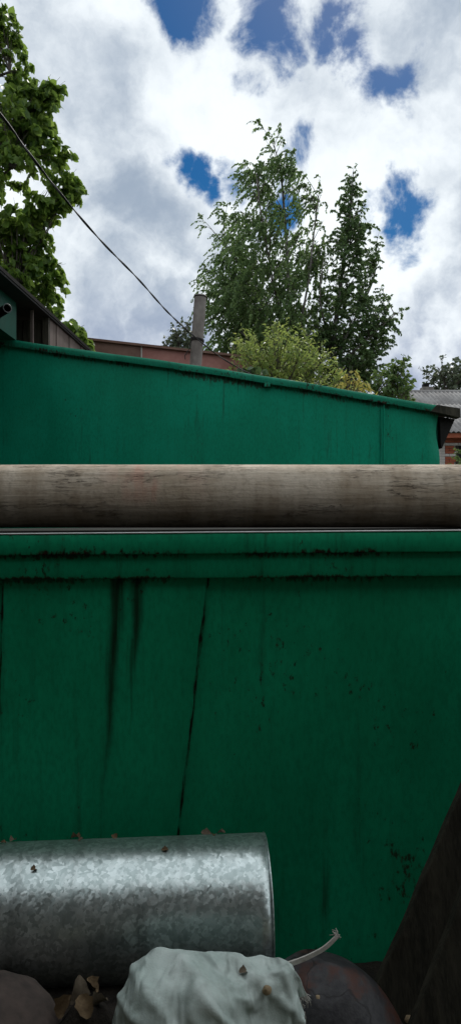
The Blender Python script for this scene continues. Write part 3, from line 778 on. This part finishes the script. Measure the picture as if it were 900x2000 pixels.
# ---------------------------------------------------------------- stone, basin, planks
def lump(name, c, r, mat, seed, amp=.08, freq=1.6, flat=0.0, sub=4):
    bm = bmesh.new(); bmesh.ops.create_icosphere(bm, subdivisions=sub, radius=1)
    for v in bm.verts:
        n_ = v.co.copy(); k = 1 + amp * mnoise.noise(n_ * freq + Vector((seed, 0, 0))) + amp * .45 * mnoise.noise(n_ * freq * 2.7 + Vector((0, seed, 0)))
        v.co = Vector((n_.x * r[0] * k, n_.y * r[1] * k, n_.z * r[2] * k)) + Vector(c)
    me = bpy.data.meshes.new(name); bm.to_mesh(me); bm.free(); me.materials.append(mat)
    me.polygons.foreach_set('use_smooth', [True] * len(me.polygons))
    o = bpy.data.objects.new(name, me); COL.objects.link(o); return o
tag(lump('round_stone', (-.475, 1.44, .185), (.165, .14, .15), M_stone, 3, .10), 'smooth brown-grey round stone beside the sack', 'stone')
# upturned dented basin
bc = Vector((.185, 1.60, .02)); bs_ = thing('rusty_basin', 'dark rusty dented metal basin lying upside down beside the sack', 'basin', tuple(bc))
V = []; nr, na = 40, 90
for j in range(nr + 1):
    t = j / nr
    for i in range(na):
        q = 2 * math.pi * i / na
        r = .235 * (t ** .9); hh = .262 * (1 - t ** 2.3)
        dent = .020 * mnoise.noise(Vector((r * math.cos(q) * 7, r * math.sin(q) * 7, 3))) * (t + .15) + .008 * ridged(Vector((r * math.cos(q) * 6, r * math.sin(q) * 6, 8)), 2)
        V.append((bc.x + r * math.cos(q), bc.y + r * math.sin(q) * .72, bc.z + hh + dent))
bsh = mesh('basin_shell', V, [(j * na + i, j * na + (i + 1) % na, (j + 1) * na + (i + 1) % na, (j + 1) * na + i) for j in range(nr) for i in range(na)], M_basin, bs_, True)
mb = MB(); mb.add(*tube_vf([(bc.x + .236 * math.cos(q), bc.y + .236 * .72 * math.sin(q), bc.z + .012 + .01 * mnoise.noise(Vector((math.cos(q) * 2, math.sin(q) * 2, 0)))) for q in np.linspace(0, 2 * math.pi, 61)], .006, 6, False))
mb.build('rolled_rim', M_basin, bsh)

def plank(label, foot, top, width, thick, mat, seed):
    foot, top = Vector(foot), Vector(top); ax_ = (top - foot); L_ = ax_.length; t = ax_ / L_
    nrm = (Vector((0, -1, 0)) - t * (Vector((0, -1, 0)).dot(t))).normalized(); wdir = t.cross(nrm)
    if wdir.x < 0: wdir = -wdir
    V = []; n_ = 40
    for i in range(n_ + 1):
        s_ = i / n_; p = foot + ax_ * s_
        e0 = .005 * mnoise.noise(Vector((s_ * 9, seed, 0))); e1 = .005 * mnoise.noise(Vector((s_ * 9, seed, 5)))
        b0 = .003 * mnoise.noise(Vector((s_ * 14, seed, 9)))
        V += [p + wdir * (0 + e0) + nrm * (thick + b0), p + wdir * (width * .5) + nrm * (thick - .0015), p + wdir * (width + e1) + nrm * thick, p + wdir * (width + e1), p + wdir * e0]
    Fc = [(i * 5 + k, i * 5 + (k + 1) % 5, (i + 1) * 5 + (k + 1) % 5, (i + 1) * 5 + k) for i in range(n_) for k in range(5)] + [(4, 3, 2, 1, 0), tuple(n_ * 5 + k for k in range(5))]
    return tag(bevel(mesh('plank', V, Fc, mat), .002, 1), label, 'plank')
plank('widest blackened plank leaning against the green wall, tight behind the other planks', (.255, 1.70, .012), (.80, 1.955, 1.0), .17, .025, M_darkwood, 1)
plank('narrow blackened plank leaning in front of the widest plank', (.325, 1.60, .012), (.86, 1.90, 1.02), .12, .025, M_darkwood, 6)
plank('lighter brown plank leaning in front of the blackened planks', (.425, 1.50, .012), (.76, 1.84, .95), .10, .022, M_brownwood, 9)

# ---------------------------------------------------------------- dry leaves and bits
def dry_leaf(label, p, size, rot, mat, grp=None, seed=0, cat='dry leaf'):
    rn = random.Random(seed); V = []; nn = 7
    for j in range(nn):
        t = j / (nn - 1); wd = math.sin(math.pi * min(1, t * .93 + .05)) ** .7 * (.34 + .07 * (j % 2))
        for i in range(5):
            s_ = (i - 2) / 2
            V.append(Vector(((t - .5), s_ * wd, .28 * (s_ * wd) ** 2 * 9 + .22 * math.sin(t * 3 + seed) * (t - .4) + .07 * mnoise.noise(Vector((t * 4, s_ * 2, seed))))) * size)
    rm = rot.to_matrix() if hasattr(rot, 'to_matrix') else Matrix()
    V = [rm @ v for v in V]
    zmin = min(v.z for v in V)
    o = mesh('dry_leaf', [(v.x, v.y, v.z - zmin) for v in V], [(j * 5 + i, j * 5 + i + 1, (j + 1) * 5 + i + 1, (j + 1) * 5 + i) for j in range(nn - 1) for i in range(4)], mat, None, True)
    o.location = p
    return tag(o, label, cat, grp)
from mathutils import Euler
def duct_top(px, dyy=0.0):
    """point on the duct surface, dyy = offset across the axis (negative = towards camera)"""
    d = 1.76 + dyy
    x = (px - 450) / F * d
    s_ = (x - de.x) / dd.x; c_ = de + dd * s_
    yy = dyy
    return Vector((x, c_.y + yy, c_.z + math.sqrt(max(0, DR * DR - yy * yy)) + .0005))
for k, px in enumerate((12, 30, 150, 160, 225, 402, 418, 432)):
    d = duct_top(px, .03 + .02 * (k % 3))
    dry_leaf('small brown dry leaf caught between duct top and green wall', d, .014 + .006 * (k % 3), Euler((.2 * (k % 3), .2, 1.3 * k)), M_dryleaf2 if k % 2 else M_dryleaf, 'dry leaves along the top of the duct', k)
dry_leaf('single dry leaf scrap on the bare upper side of the duct, near the rim', duct_top(322, -.035), .016, Euler((.4, .1, .3)), M_dryleaf, None, 31)
dry_leaf('pale dry leaf scrap on the duct over the round stone', duct_top(70, -.075), .016, Euler((.7, .1, .9)), M_dryleaf, None, 33)
lk = 0
for (px, py, d, s_, e) in ((128, 1965, 1.44, .045, (.5, -.9, .4)), (150, 1950, 1.45, .05, (1.0, -1.0, 1.2)), (165, 1985, 1.40, .045, (-.3, -.6, 2.2)), (192, 1982, 1.42, .04, (.9, .4, 3.0)), (180, 1962, 1.46, .035, (.3, .9, .2)), (135, 1995, 1.37, .04, (.2, .3, 4.0))):
    p = P(px, py, d); o = dry_leaf('curled tan dry leaf in the gap between round stone and sack', p, s_, Euler(e), (M_dryleaf, M_dryleaf2)[lk % 2], 'dry leaves between stone and sack', 50 + lk)
    o.location = on_heap(p.x, p.y); lk += 1
rn = random.Random(9)
for k in range(26):
    x = rn.uniform(-.9, .1); y = rn.uniform(1.12, 1.5)
    if abs(x + .06) < .2 and abs(y - 1.34) < .16 or abs(x + .475) < .17: continue
    dry_leaf('curled tan dry leaf in the gap between round stone and sack' if -.33 < x < -.2 else 'dry leaf lying on the dark earth heap', tuple(on_heap(x, y)), rn.uniform(.03, .06), Euler((rn.uniform(-.5, .5), rn.uniform(-.5, .5), rn.uniform(0, 6))), rn.choice((M_dryleaf, M_dryleaf2)), 'dry leaves between stone and sack' if -.33 < x < -.2 else 'dry leaves on the heap', 80 + k)
dry_leaf('reddish dry leaf scrap on the upper back of the sack', seen(475, 1900)[0], .018, Euler((.5, .2, .6)), M_dryleaf2, None, 7)
for px, py, r, sd, nm_, lb_ in ((519, 1935, .008, 5, 'nut_shell', 'tan nut shell resting on the sack cloth'), (620, 1948, .008, 8, 'nut_shell', 'tan round nut shell on the rusty basin'), (795, 1988, .0095, 11, 'pebble', 'pale pebble against the foot of the planks')):
    p, n_ = seen(px, py); c = p + n_ * r * .85
    tag(lump(nm_, c, (r, r * .9, r), M_nut, sd, .25, 1.5, sub=3), lb_, nm_.replace('_', ' '))

# ---------------------------------------------------------------- vegetation
class Leaves:
    def __init__(s, seed): s.c = []; s.d = []; s.n = []; s.s = []; s.rng = np.random.default_rng(seed)
    def add(s, c, d, n, size): s.c.append(c); s.d.append(d); s.n.append(n); s.s.append(size)
    def arrays(s): return np.array(s.c), np.array(s.d), np.array(s.n), np.array(s.s)
def frames(d, n):
    d = d / (np.linalg.norm(d, axis=1, keepdims=True) + 1e-9)
    w = np.cross(n, d); w /= (np.linalg.norm(w, axis=1, keepdims=True) + 1e-9); n2 = np.cross(d, w)
    return d, w, n2
DIAMOND = (np.array([(0, 0, 0), (.42, .36, .06), (1, 0, -.08), (.42, -.36, .06)]), [(0, 1, 2, 3)])
HEART = (np.array([(0, 0, 0), (-.08, .26, .03), (.25, .48, .05), (.62, .33, .0), (1, 0, -.10), (.62, -.33, .0), (.25, -.48, .05), (-.08, -.26, .03), (.35, 0, -.03)]),
         [(0, 1, 2, 8), (8, 2, 3, 4), (8, 4, 5, 6), (0, 8, 6, 7)])
LANCE = (np.array([(0, 0, 0), (.35, .17, .05), (1, 0, -.18), (.35, -.17, .05)]), [(0, 1, 2, 3)])
def leaf_mesh(name, C, Dd, Nn, S, shape, mat, parent, kind='stuff'):
    T, Fs = shape; d, w, n2 = frames(Dd, Nn); k = len(T)
    V = C[:, None, :] + S[:, None, None] * (T[None, :, 0, None] * d[:, None, :] + T[None, :, 1, None] * w[:, None, :] + T[None, :, 2, None] * n2[:, None, :])
    V = V.reshape(-1, 3); nL = len(C)
    Fa = np.array(Fs); m4 = Fa.shape[1]
    Fa = (Fa[None] + (np.arange(nL) * k)[:, None, None]).reshape(-1, m4)
    me = bpy.data.meshes.new(name); me.vertices.add(len(V)); me.vertices.foreach_set('co', V.astype(np.float32).ravel())
    me.loops.add(Fa.size); me.loops.foreach_set('vertex_index', Fa.astype(np.int32).ravel())
    me.polygons.add(len(Fa)); me.polygons.foreach_set('loop_start', (np.arange(len(Fa)) * m4).astype(np.int32))
    me.update(calc_edges=True); me.validate()
    me.materials.append(mat)
    o = bpy.data.objects.new(name, me); COL.objects.link(o); adopt(o, parent)
    if kind: o['kind'] = kind
    return o
def bez(a, c, b_, n): return [a * (1 - t) ** 2 + c * 2 * t * (1 - t) + b_ * t * t for t in np.linspace(0, 1, n)]

def grow_tree(root, stems, targets, rng, LV, wood, wind, leaf, twig_len, twigs_per_m, leaves_per_m, droop, thick=1.0, leafy_from=.3, reach=1.0):
    """stems: trunk paths (lists of Vectors). Each target gets a limb from the closest fitting trunk point, twigs along the limb, leaves along the twigs."""
    allp = [(p, i, j) for i, st in enumerate(stems) for j, p in enumerate(st)]
    for tg in targets:
        tg = Vector(tg); best = None
        for p, i, j in allp:
            hd = math.hypot(p.x - tg.x, p.y - tg.y); want = tg.z - .75 * hd * reach - .25
            sc_ = abs(p.z - want) + .55 * hd + (3 if p.z > tg.z else 0)
            if best is None or sc_ < best[0]: best = (sc_, p, i)
        s0 = best[1]; ln = (tg - s0).length
        if ln < .05: continue
        ctrl_ = s0.lerp(tg, .55) + Vector((0, 0, .18 * ln)) - Vector(wind) * .12 * ln + Vector((rng.uniform(-.08, .08), rng.uniform(-.08, .08), 0)) * ln
        path_ = bez(s0, ctrl_, tg, max(6, int(ln / .16)))
        r0 = min(.022, .005 + .005 * ln) * thick
        wood.add(*tube_vf(path_, [r0 * (1 - .88 * i / (len(path_) - 1)) for i in range(len(path_))], 4, False))
        ntw = max(3, int(ln * (1 - leafy_from) * twigs_per_m))
        for _ in range(ntw):
            t = leafy_from + (1 - leafy_from) * rng.random() ** .8
            p = path_[min(len(path_) - 1, int(t * (len(path_) - 1)))]
            q = Vector((rng.uniform(-1, 1), rng.uniform(-1, 1), rng.uniform(-.5, .7))).normalized()
            tl = twig_len * rng.uniform(.5, 1.25) * (1.1 - .35 * t)
            d0 = (q * .8 + (tg - s0).normalized() * .45 + Vector(wind) * .4).normalized()
            e_ = p + d0 * tl * .6 + Vector(wind) * tl * .35 + Vector((0, 0, -droop * tl))
            tp = bez(p, p + d0 * tl * .5, e_, 5)
            if rng.random() < .5: wood.add(*tube_vf(tp, [.004 * thick, .0035 * thick, .003 * thick, .002 * thick, .001 * thick], 3, False))
            nl_ = max(2, int(tl * leaves_per_m))
            for k in range(nl_):
                tt = (k + rng.random()) / nl_
                i0 = min(3, int(tt * 4)); pp = tp[i0].lerp(tp[i0 + 1], tt * 4 - i0)
                dr = (tp[i0 + 1] - tp[i0]).normalized()
                sd = Vector((rng.uniform(-1, 1), rng.uniform(-1, 1), rng.uniform(-1, .5)))
                ld = (dr * .5 + sd * .8 + Vector((0, 0, -.35)) + Vector(wind) * .3).normalized()
                nn_ = (Vector((rng.uniform(-1, 1), rng.uniform(-1, 1), rng.uniform(-.2, 1.3)))).normalized()
                LV.add(tuple(pp), tuple(ld), tuple(nn_), leaf * rng.uniform(.65, 1.25))

def sil_targets(rng, rows, d, depth, n, mind=.0):
    """points inside an outline given as rows (py, px_left, px_right) at distance d"""
    rows = sorted(rows); out_ = []
    wsum = [(r2[0] - r1[0]) * ((r1[2] - r1[1]) + (r2[2] - r2[1])) / 2 for r1, r2 in zip(rows[:-1], rows[1:])]
    for _ in range(n * 6):
        if len(out_) >= n: break
        k = rng.choices(range(len(wsum)), wsum)[0]; t = rng.random(); a_, b2 = rows[k], rows[k + 1]
        py = a_[0] + (b2[0] - a_[0]) * t; l = a_[1] + (b2[1] - a_[1]) * t; r = a_[2] + (b2[2] - a_[2]) * t
        px = rng.uniform(l, r); half = (r - l) / 2
        e = math.sqrt(max(0, 1 - ((px - (l + r) / 2) / half) ** 2)) if half > 0 else 0
        out_.append(P(px, py, d) + Vector((0, rng.uniform(-1, 1) * e * depth * min(1, half / 110), 0)))
    return out_
def stem(pts, d, r0, r1, wood_mb, n=10, k=8):
    c_ = [P(px, py, d + dyy) for px, py, dyy in pts]; pth = catmull(c_, 8)
    pth0 = Vector((pth[0].x, pth[0].y, -.02)); 
    if pth[0].z > 0: pth = [pth0, Vector((pth0.x, pth0.y, pth[0].z * .5))] + pth
    wood_mb.add(*tube_vf(pth, [r0 + (r1 - r0) * i / (len(pth) - 1) for i in range(len(pth))], n))
    return pth[2:]

DB = 15.0
def birch(label, stems_px, rows, extras, n, seed, mat, wind, leaf=.070, d=DB, depth=1.5, tw=13, lpm=40, droop=.42, r0=.06, twl=.55):
    rng = random.Random(seed); tr = MB(); wd = MB()
    sts = [stem(s_, d, r0 * (1 if i == 0 else .45), .008, tr) for i, s_ in enumerate(stems_px)]
    base = sts[0][0]
    root = thing('birch_tree', label, 'tree', (base.x, base.y, 0), 'birches behind the teal shed')
    LV = Leaves(seed)
    tg = sil_targets(rng, rows, d, depth, n)
    grow_tree(root, sts, tg, rng, LV, wd, wind, leaf, twl, tw, lpm, droop)
    grow_tree(root, sts, [P(*e) for e in extras], rng, LV, wd, wind, leaf * .9, twl * .75, tw * 1.3, lpm, droop * .6, leafy_from=.35)
    wd.build('branches', M_bark, tr.build('trunk', M_birchbark, root))
    leaf_mesh('crown', *LV.arrays(), DIAMOND, mat, root)
    return len(LV.c)
nl1 = birch('tall feathery birch, its wispy top blown to the left, behind the flue pipe',
    [[(575, 760, 0), (570, 640, 0), (562, 540, 0), (556, 430, .1), (548, 340, .1), (535, 285, .1)], [(572, 700, 0), (600, 560, -.4), (612, 460, -.5), (622, 380, -.5)], [(568, 690, 0), (500, 570, .5), (455, 500, .5), (415, 450, .5)], [(570, 720, 0), (535, 560, -.7), (510, 420, -.7), (500, 340, -.6)]],
    [(295, 515, 560), (330, 490, 585), (370, 470, 605), (420, 455, 632), (470, 425, 636), (520, 405, 632), (570, 392, 632), (620, 385, 628), (680, 395, 640), (750, 420, 640)],
    [(495, 234, DB), (520, 250, DB), (512, 268, DB), (550, 240, DB), (552, 262, DB), (578, 290, DB), (572, 310, DB), (470, 318, DB), (458, 345, DB), (626, 352, DB - .5), (628, 372, DB - .5), (384, 422, DB + .5), (392, 440, DB + .5), (405, 455, DB + .5), (382, 545, DB + .5), (390, 520, DB), (436, 402, DB), (445, 392, DB), (384, 590, DB)],
    270, 4, M_lbirch, (-.55, 0, .05), lpm=56, leaf=.058, droop=.72, twl=.66)
nl2 = birch('narrower pointed birch with a dense dark crown, beside the feathery birch',
    [[(648, 770, 0), (652, 660, 0), (664, 560, 0), (676, 470, 0), (686, 390, 0), (689, 335, 0)], [(652, 700, 0), (700, 610, .5), (730, 540, .6), (735, 480, .6)], [(652, 720, 0), (720, 660, -.4), (770, 615, -.5)], [(650, 690, 0), (625, 590, -.4), (632, 500, -.4)]],
    [(345, 680, 697), (380, 664, 706), (420, 650, 722), (460, 638, 736), (510, 628, 738), (560, 615, 742), (600, 604, 758), (640, 602, 772), (690, 606, 772), (735, 620, 750), (770, 640, 735)],
    [(690, 326, DB), (684, 340, DB), (697, 345, DB), (672, 362, DB), (708, 372, DB), (740, 452, DB), (744, 480, DB), (800, 602, DB - .5), (788, 612, DB - .5), (778, 625, DB - .5), (775, 665, DB), (742, 560, DB)],
    285, 8, M_lbirch2, (-.12, 0, .05), droop=.25, lpm=62, leaf=.058, twl=.45, depth=1.3)

def shrub(name, label, base_px, d, rows, n, seed, mat, leaf, shape=DIAMOND, twl=.35, tw=9, lpm=26, droop=.1, depth=.8, cat='shrub', group=None, bark=M_bark, wind=(-.1, 0, .15), thick=1.0, extras=()):
    rng = random.Random(seed); wd = MB(); LV = Leaves(seed)
    base = P(base_px[0], base_px[1], d); root = thing(name, label, cat, (base.x, base.y, 0), group)
    tr = MB(); top = P(base_px[0], rows[0][0] * .4 + base_px[1] * .6, d)
    pth = [Vector((base.x, base.y, -.02)), Vector((base.x + .03, base.y, base.z * .5)), base, top]
    pth = catmull(pth, 5); tr.add(*tube_vf(pth, [(.05 - .04 * i / (len(pth) - 1)) * thick for i in range(len(pth))], 8))
    grow_tree(root, [pth], sil_targets(rng, rows, d, depth, n) + [P(*e) for e in extras], rng, LV, wd, wind, leaf, twl, tw, lpm, droop, thick=thick)
    wd.build('branches', bark, tr.build('trunk' if cat == 'tree' else 'stem', bark, root))
    leaf_mesh('crown' if cat == 'tree' else 'foliage', *LV.arrays(), shape, mat, root)
    return len(LV.c)
shrub('bright_shrub', 'bright yellow-green bushy shrub rising behind the teal shed roof', (540, 770), 9.5,
      [(630, 545, 562), (645, 465, 610), (675, 434, 640), (715, 430, 690), (768, 440, 730)], 150, 12, M_lbright, .065, LANCE, twl=.30, tw=12, lpm=40, depth=.8, wind=(0, 0, .35), droop=-.1)
shrub('leafy_shrub', 'fresh green shrub at the low end of the teal shed', (765, 790), 9.5,
      [(708, 770, 795), (730, 735, 808), (760, 715, 808), (785, 700, 812)], 50, 13, M_lgreen, .065, DIAMOND, twl=.28, tw=11, lpm=34, depth=.6, wind=(.1, 0, .25), droop=-.05)
shrub('yellow_plant', 'pale yellow leafy plant poking over the teal shed roof', (680, 790), 7.6,
      [(708, 670, 686), (735, 652, 705), (762, 645, 735), (780, 650, 775)], 30, 14, M_lyellow, .075, LANCE, twl=.2, tw=6, lpm=18, depth=.25, wind=(0, 0, .1), droop=.3)
shrub('dark_vine', 'dark green broad-leaved vine clump at the cable end on the teal shed roof', (490, 745), 7.0,
      [(703, 478, 498), (715, 465, 512), (740, 458, 520)], 14, 15, M_lvine, .06, HEART, twl=.15, tw=9, lpm=28, depth=.2, wind=(0, 0, 0), droop=.3)
shrub('yellow_plant', 'thin yellow-green seedling fronds beside the shed clip', (600, 775), 7.8,
      [(735, 520, 640), (760, 530, 650), (775, 540, 690)], 18, 16, M_lbright, .06, LANCE, twl=.2, tw=6, lpm=20, depth=.25, wind=(0, 0, .2), droop=.0)
shrub('far_tree', 'small hazy green tree left of the flue pipe beyond the brown-red shed', (348, 720), 24,
      [(624, 352, 372), (640, 322, 385), (665, 310, 392), (695, 308, 395)], 46, 17, M_lfar, .13, DIAMOND, twl=.6, tw=5, lpm=16, depth=1.4, cat='tree', group='far trees', thick=2)
shrub('far_tree', 'grey-green far tree behind the brick house roof', (868, 790), 38,
      [(700, 845, 905), (715, 832, 925), (735, 822, 940), (765, 818, 950), (790, 825, 950)], 80, 18, M_lfar, .20, DIAMOND, twl=.9, tw=4, lpm=12, depth=2.4, cat='tree', group='far trees', thick=3)
shrub('leafy_shrub', 'small green shrub in front of the brick house window', (893, 925), 17,
      [(874, 893, 902), (890, 886, 915), (925, 884, 920)], 18, 19, M_lgreen, .08, DIAMOND, twl=.3, tw=7, lpm=20, depth=.4)

# linden on the left
rng = random.Random(31); tr = MB(); wd = MB(); LV = Leaves(2); DL = 8.8
lroot = thing('linden_tree', 'leafy linden tree with broad heart-shaped leaves over the dark eave', 'tree', tuple(Vector((P(-280, 0, DL).x, DL + .6, 0))))
sts = [stem([(-280, 1080, .6), (-270, 700, .6), (-255, 400, .5), (-240, 100, .4), (-225, -250, .3)], DL, .17, .03, tr),
       stem([(-270, 750, .6), (-160, 540, .2), (-60, 400, 0), (20, 330, -.1)], DL, .07, .012, tr),
       stem([(-262, 500, .6), (-150, 280, .1), (-60, 180, 0), (20, 140, 0)], DL, .06, .012, tr),
       stem([(-272, 850, .6), (-170, 700, .1), (-60, 610, -.1), (30, 580, -.1)], DL, .06, .012, tr)]
rows = [(-200, -300, -40), (0, -420, 6), (80, -440, 14), (130, -450, 40), (180, -450, 80), (240, -450, 92), (300, -450, 105), (350, -450, 125), (400, -450, 88), (450, -450, 75), (500, -450, 85), (560, -450, 110), (610, -430, 95), (650, -400, 120)]
tg = sil_targets(rng, rows, DL, 1.4, 210)
vis = sil_targets(rng, [(r[0], max(r[1], -30), r[2] + 16) for r in rows if r[0] >= 0], DL, .7, 215)
ex = [P(*e) for e in ((128, 158, DL), (118, 150, DL), (100, 145, DL), (112, 195, DL), (120, 260, DL), (150, 330, DL), (160, 372, DL), (148, 345, DL), (135, 320, DL), (100, 465, DL), (92, 440, DL), (130, 515, DL), (122, 545, DL), (140, 570, DL), (110, 590, DL), (125, 610, DL - .3), (140, 640, DL - .3), (95, 560, DL), (115, 530, DL), (150, 360, DL), (140, 300, DL), (20, 20, DL), (5, 10, DL), (25, 60, DL), (35, 100, DL), (90, 165, DL), (70, 150, DL), (150, 625, DL - .3), (165, 635, DL - .3), (178, 660, DL - .4), (188, 670, DL - .4), (165, 655, DL - .4), (175, 672, DL - .4))]
rn_t = [t for t in tg if (t.x / t.y * F + 450) < -10]
grow_tree(lroot, sts, rn_t, rng, LV, wd, (.05, 0, -.05), .088, .34, 9, 22, .25, leafy_from=.5)
grow_tree(lroot, sts, vis, rng, LV, wd, (.08, 0, -.05), .084, .30, 15, 36, .3, leafy_from=.55)
grow_tree(lroot, sts, ex, rng, LV, wd, (.08, 0, -.05), .084, .30, 22, 40, .3, leafy_from=.66)
wd.build('branches', M_bark, tr.build('trunk', M_bark, lroot))
C, Dd, Nn, S = LV.arrays()
# leaves that show largest are single parts
px = C[:, 0] / C[:, 1] * F + 450; py = 1000 - (C[:, 2] - CH) / C[:, 1] * F
inside = (px > 2) & (px < 215) & (py > 0) & (py < 690)
score = np.where(inside, C[:, 1] - .004 * px, 1e9); order = np.argsort(score)[:280]
sel = np.zeros(len(C), bool); sel[order] = True; sel &= inside
leaf_mesh('crown', C[~sel], Dd[~sel], Nn[~sel], S[~sel], HEART, M_llinden, lroot)
lm = bpy.data.meshes.new('leaf'); lm.from_pydata([tuple(t) for t in HEART[0]], [], HEART[1]); lm.materials.append(M_llinden)
d_, w_, n_ = frames(Dd[sel], Nn[sel])
for c_, a_, b2, e2, s_ in zip(C[sel], d_, w_, n_, S[sel]):
    o = bpy.data.objects.new('leaf', lm); COL.objects.link(o); o.parent = lroot
    M4 = Matrix(((a_[0] * s_, b2[0] * s_, e2[0] * s_, c_[0]), (a_[1] * s_, b2[1] * s_, e2[1] * s_, c_[1]), (a_[2] * s_, b2[2] * s_, e2[2] * s_, c_[2]), (0, 0, 0, 1)))
    o.matrix_local = Matrix.Translation(-lroot.location) @ M4
print('leaves', nl1, nl2, len(C))
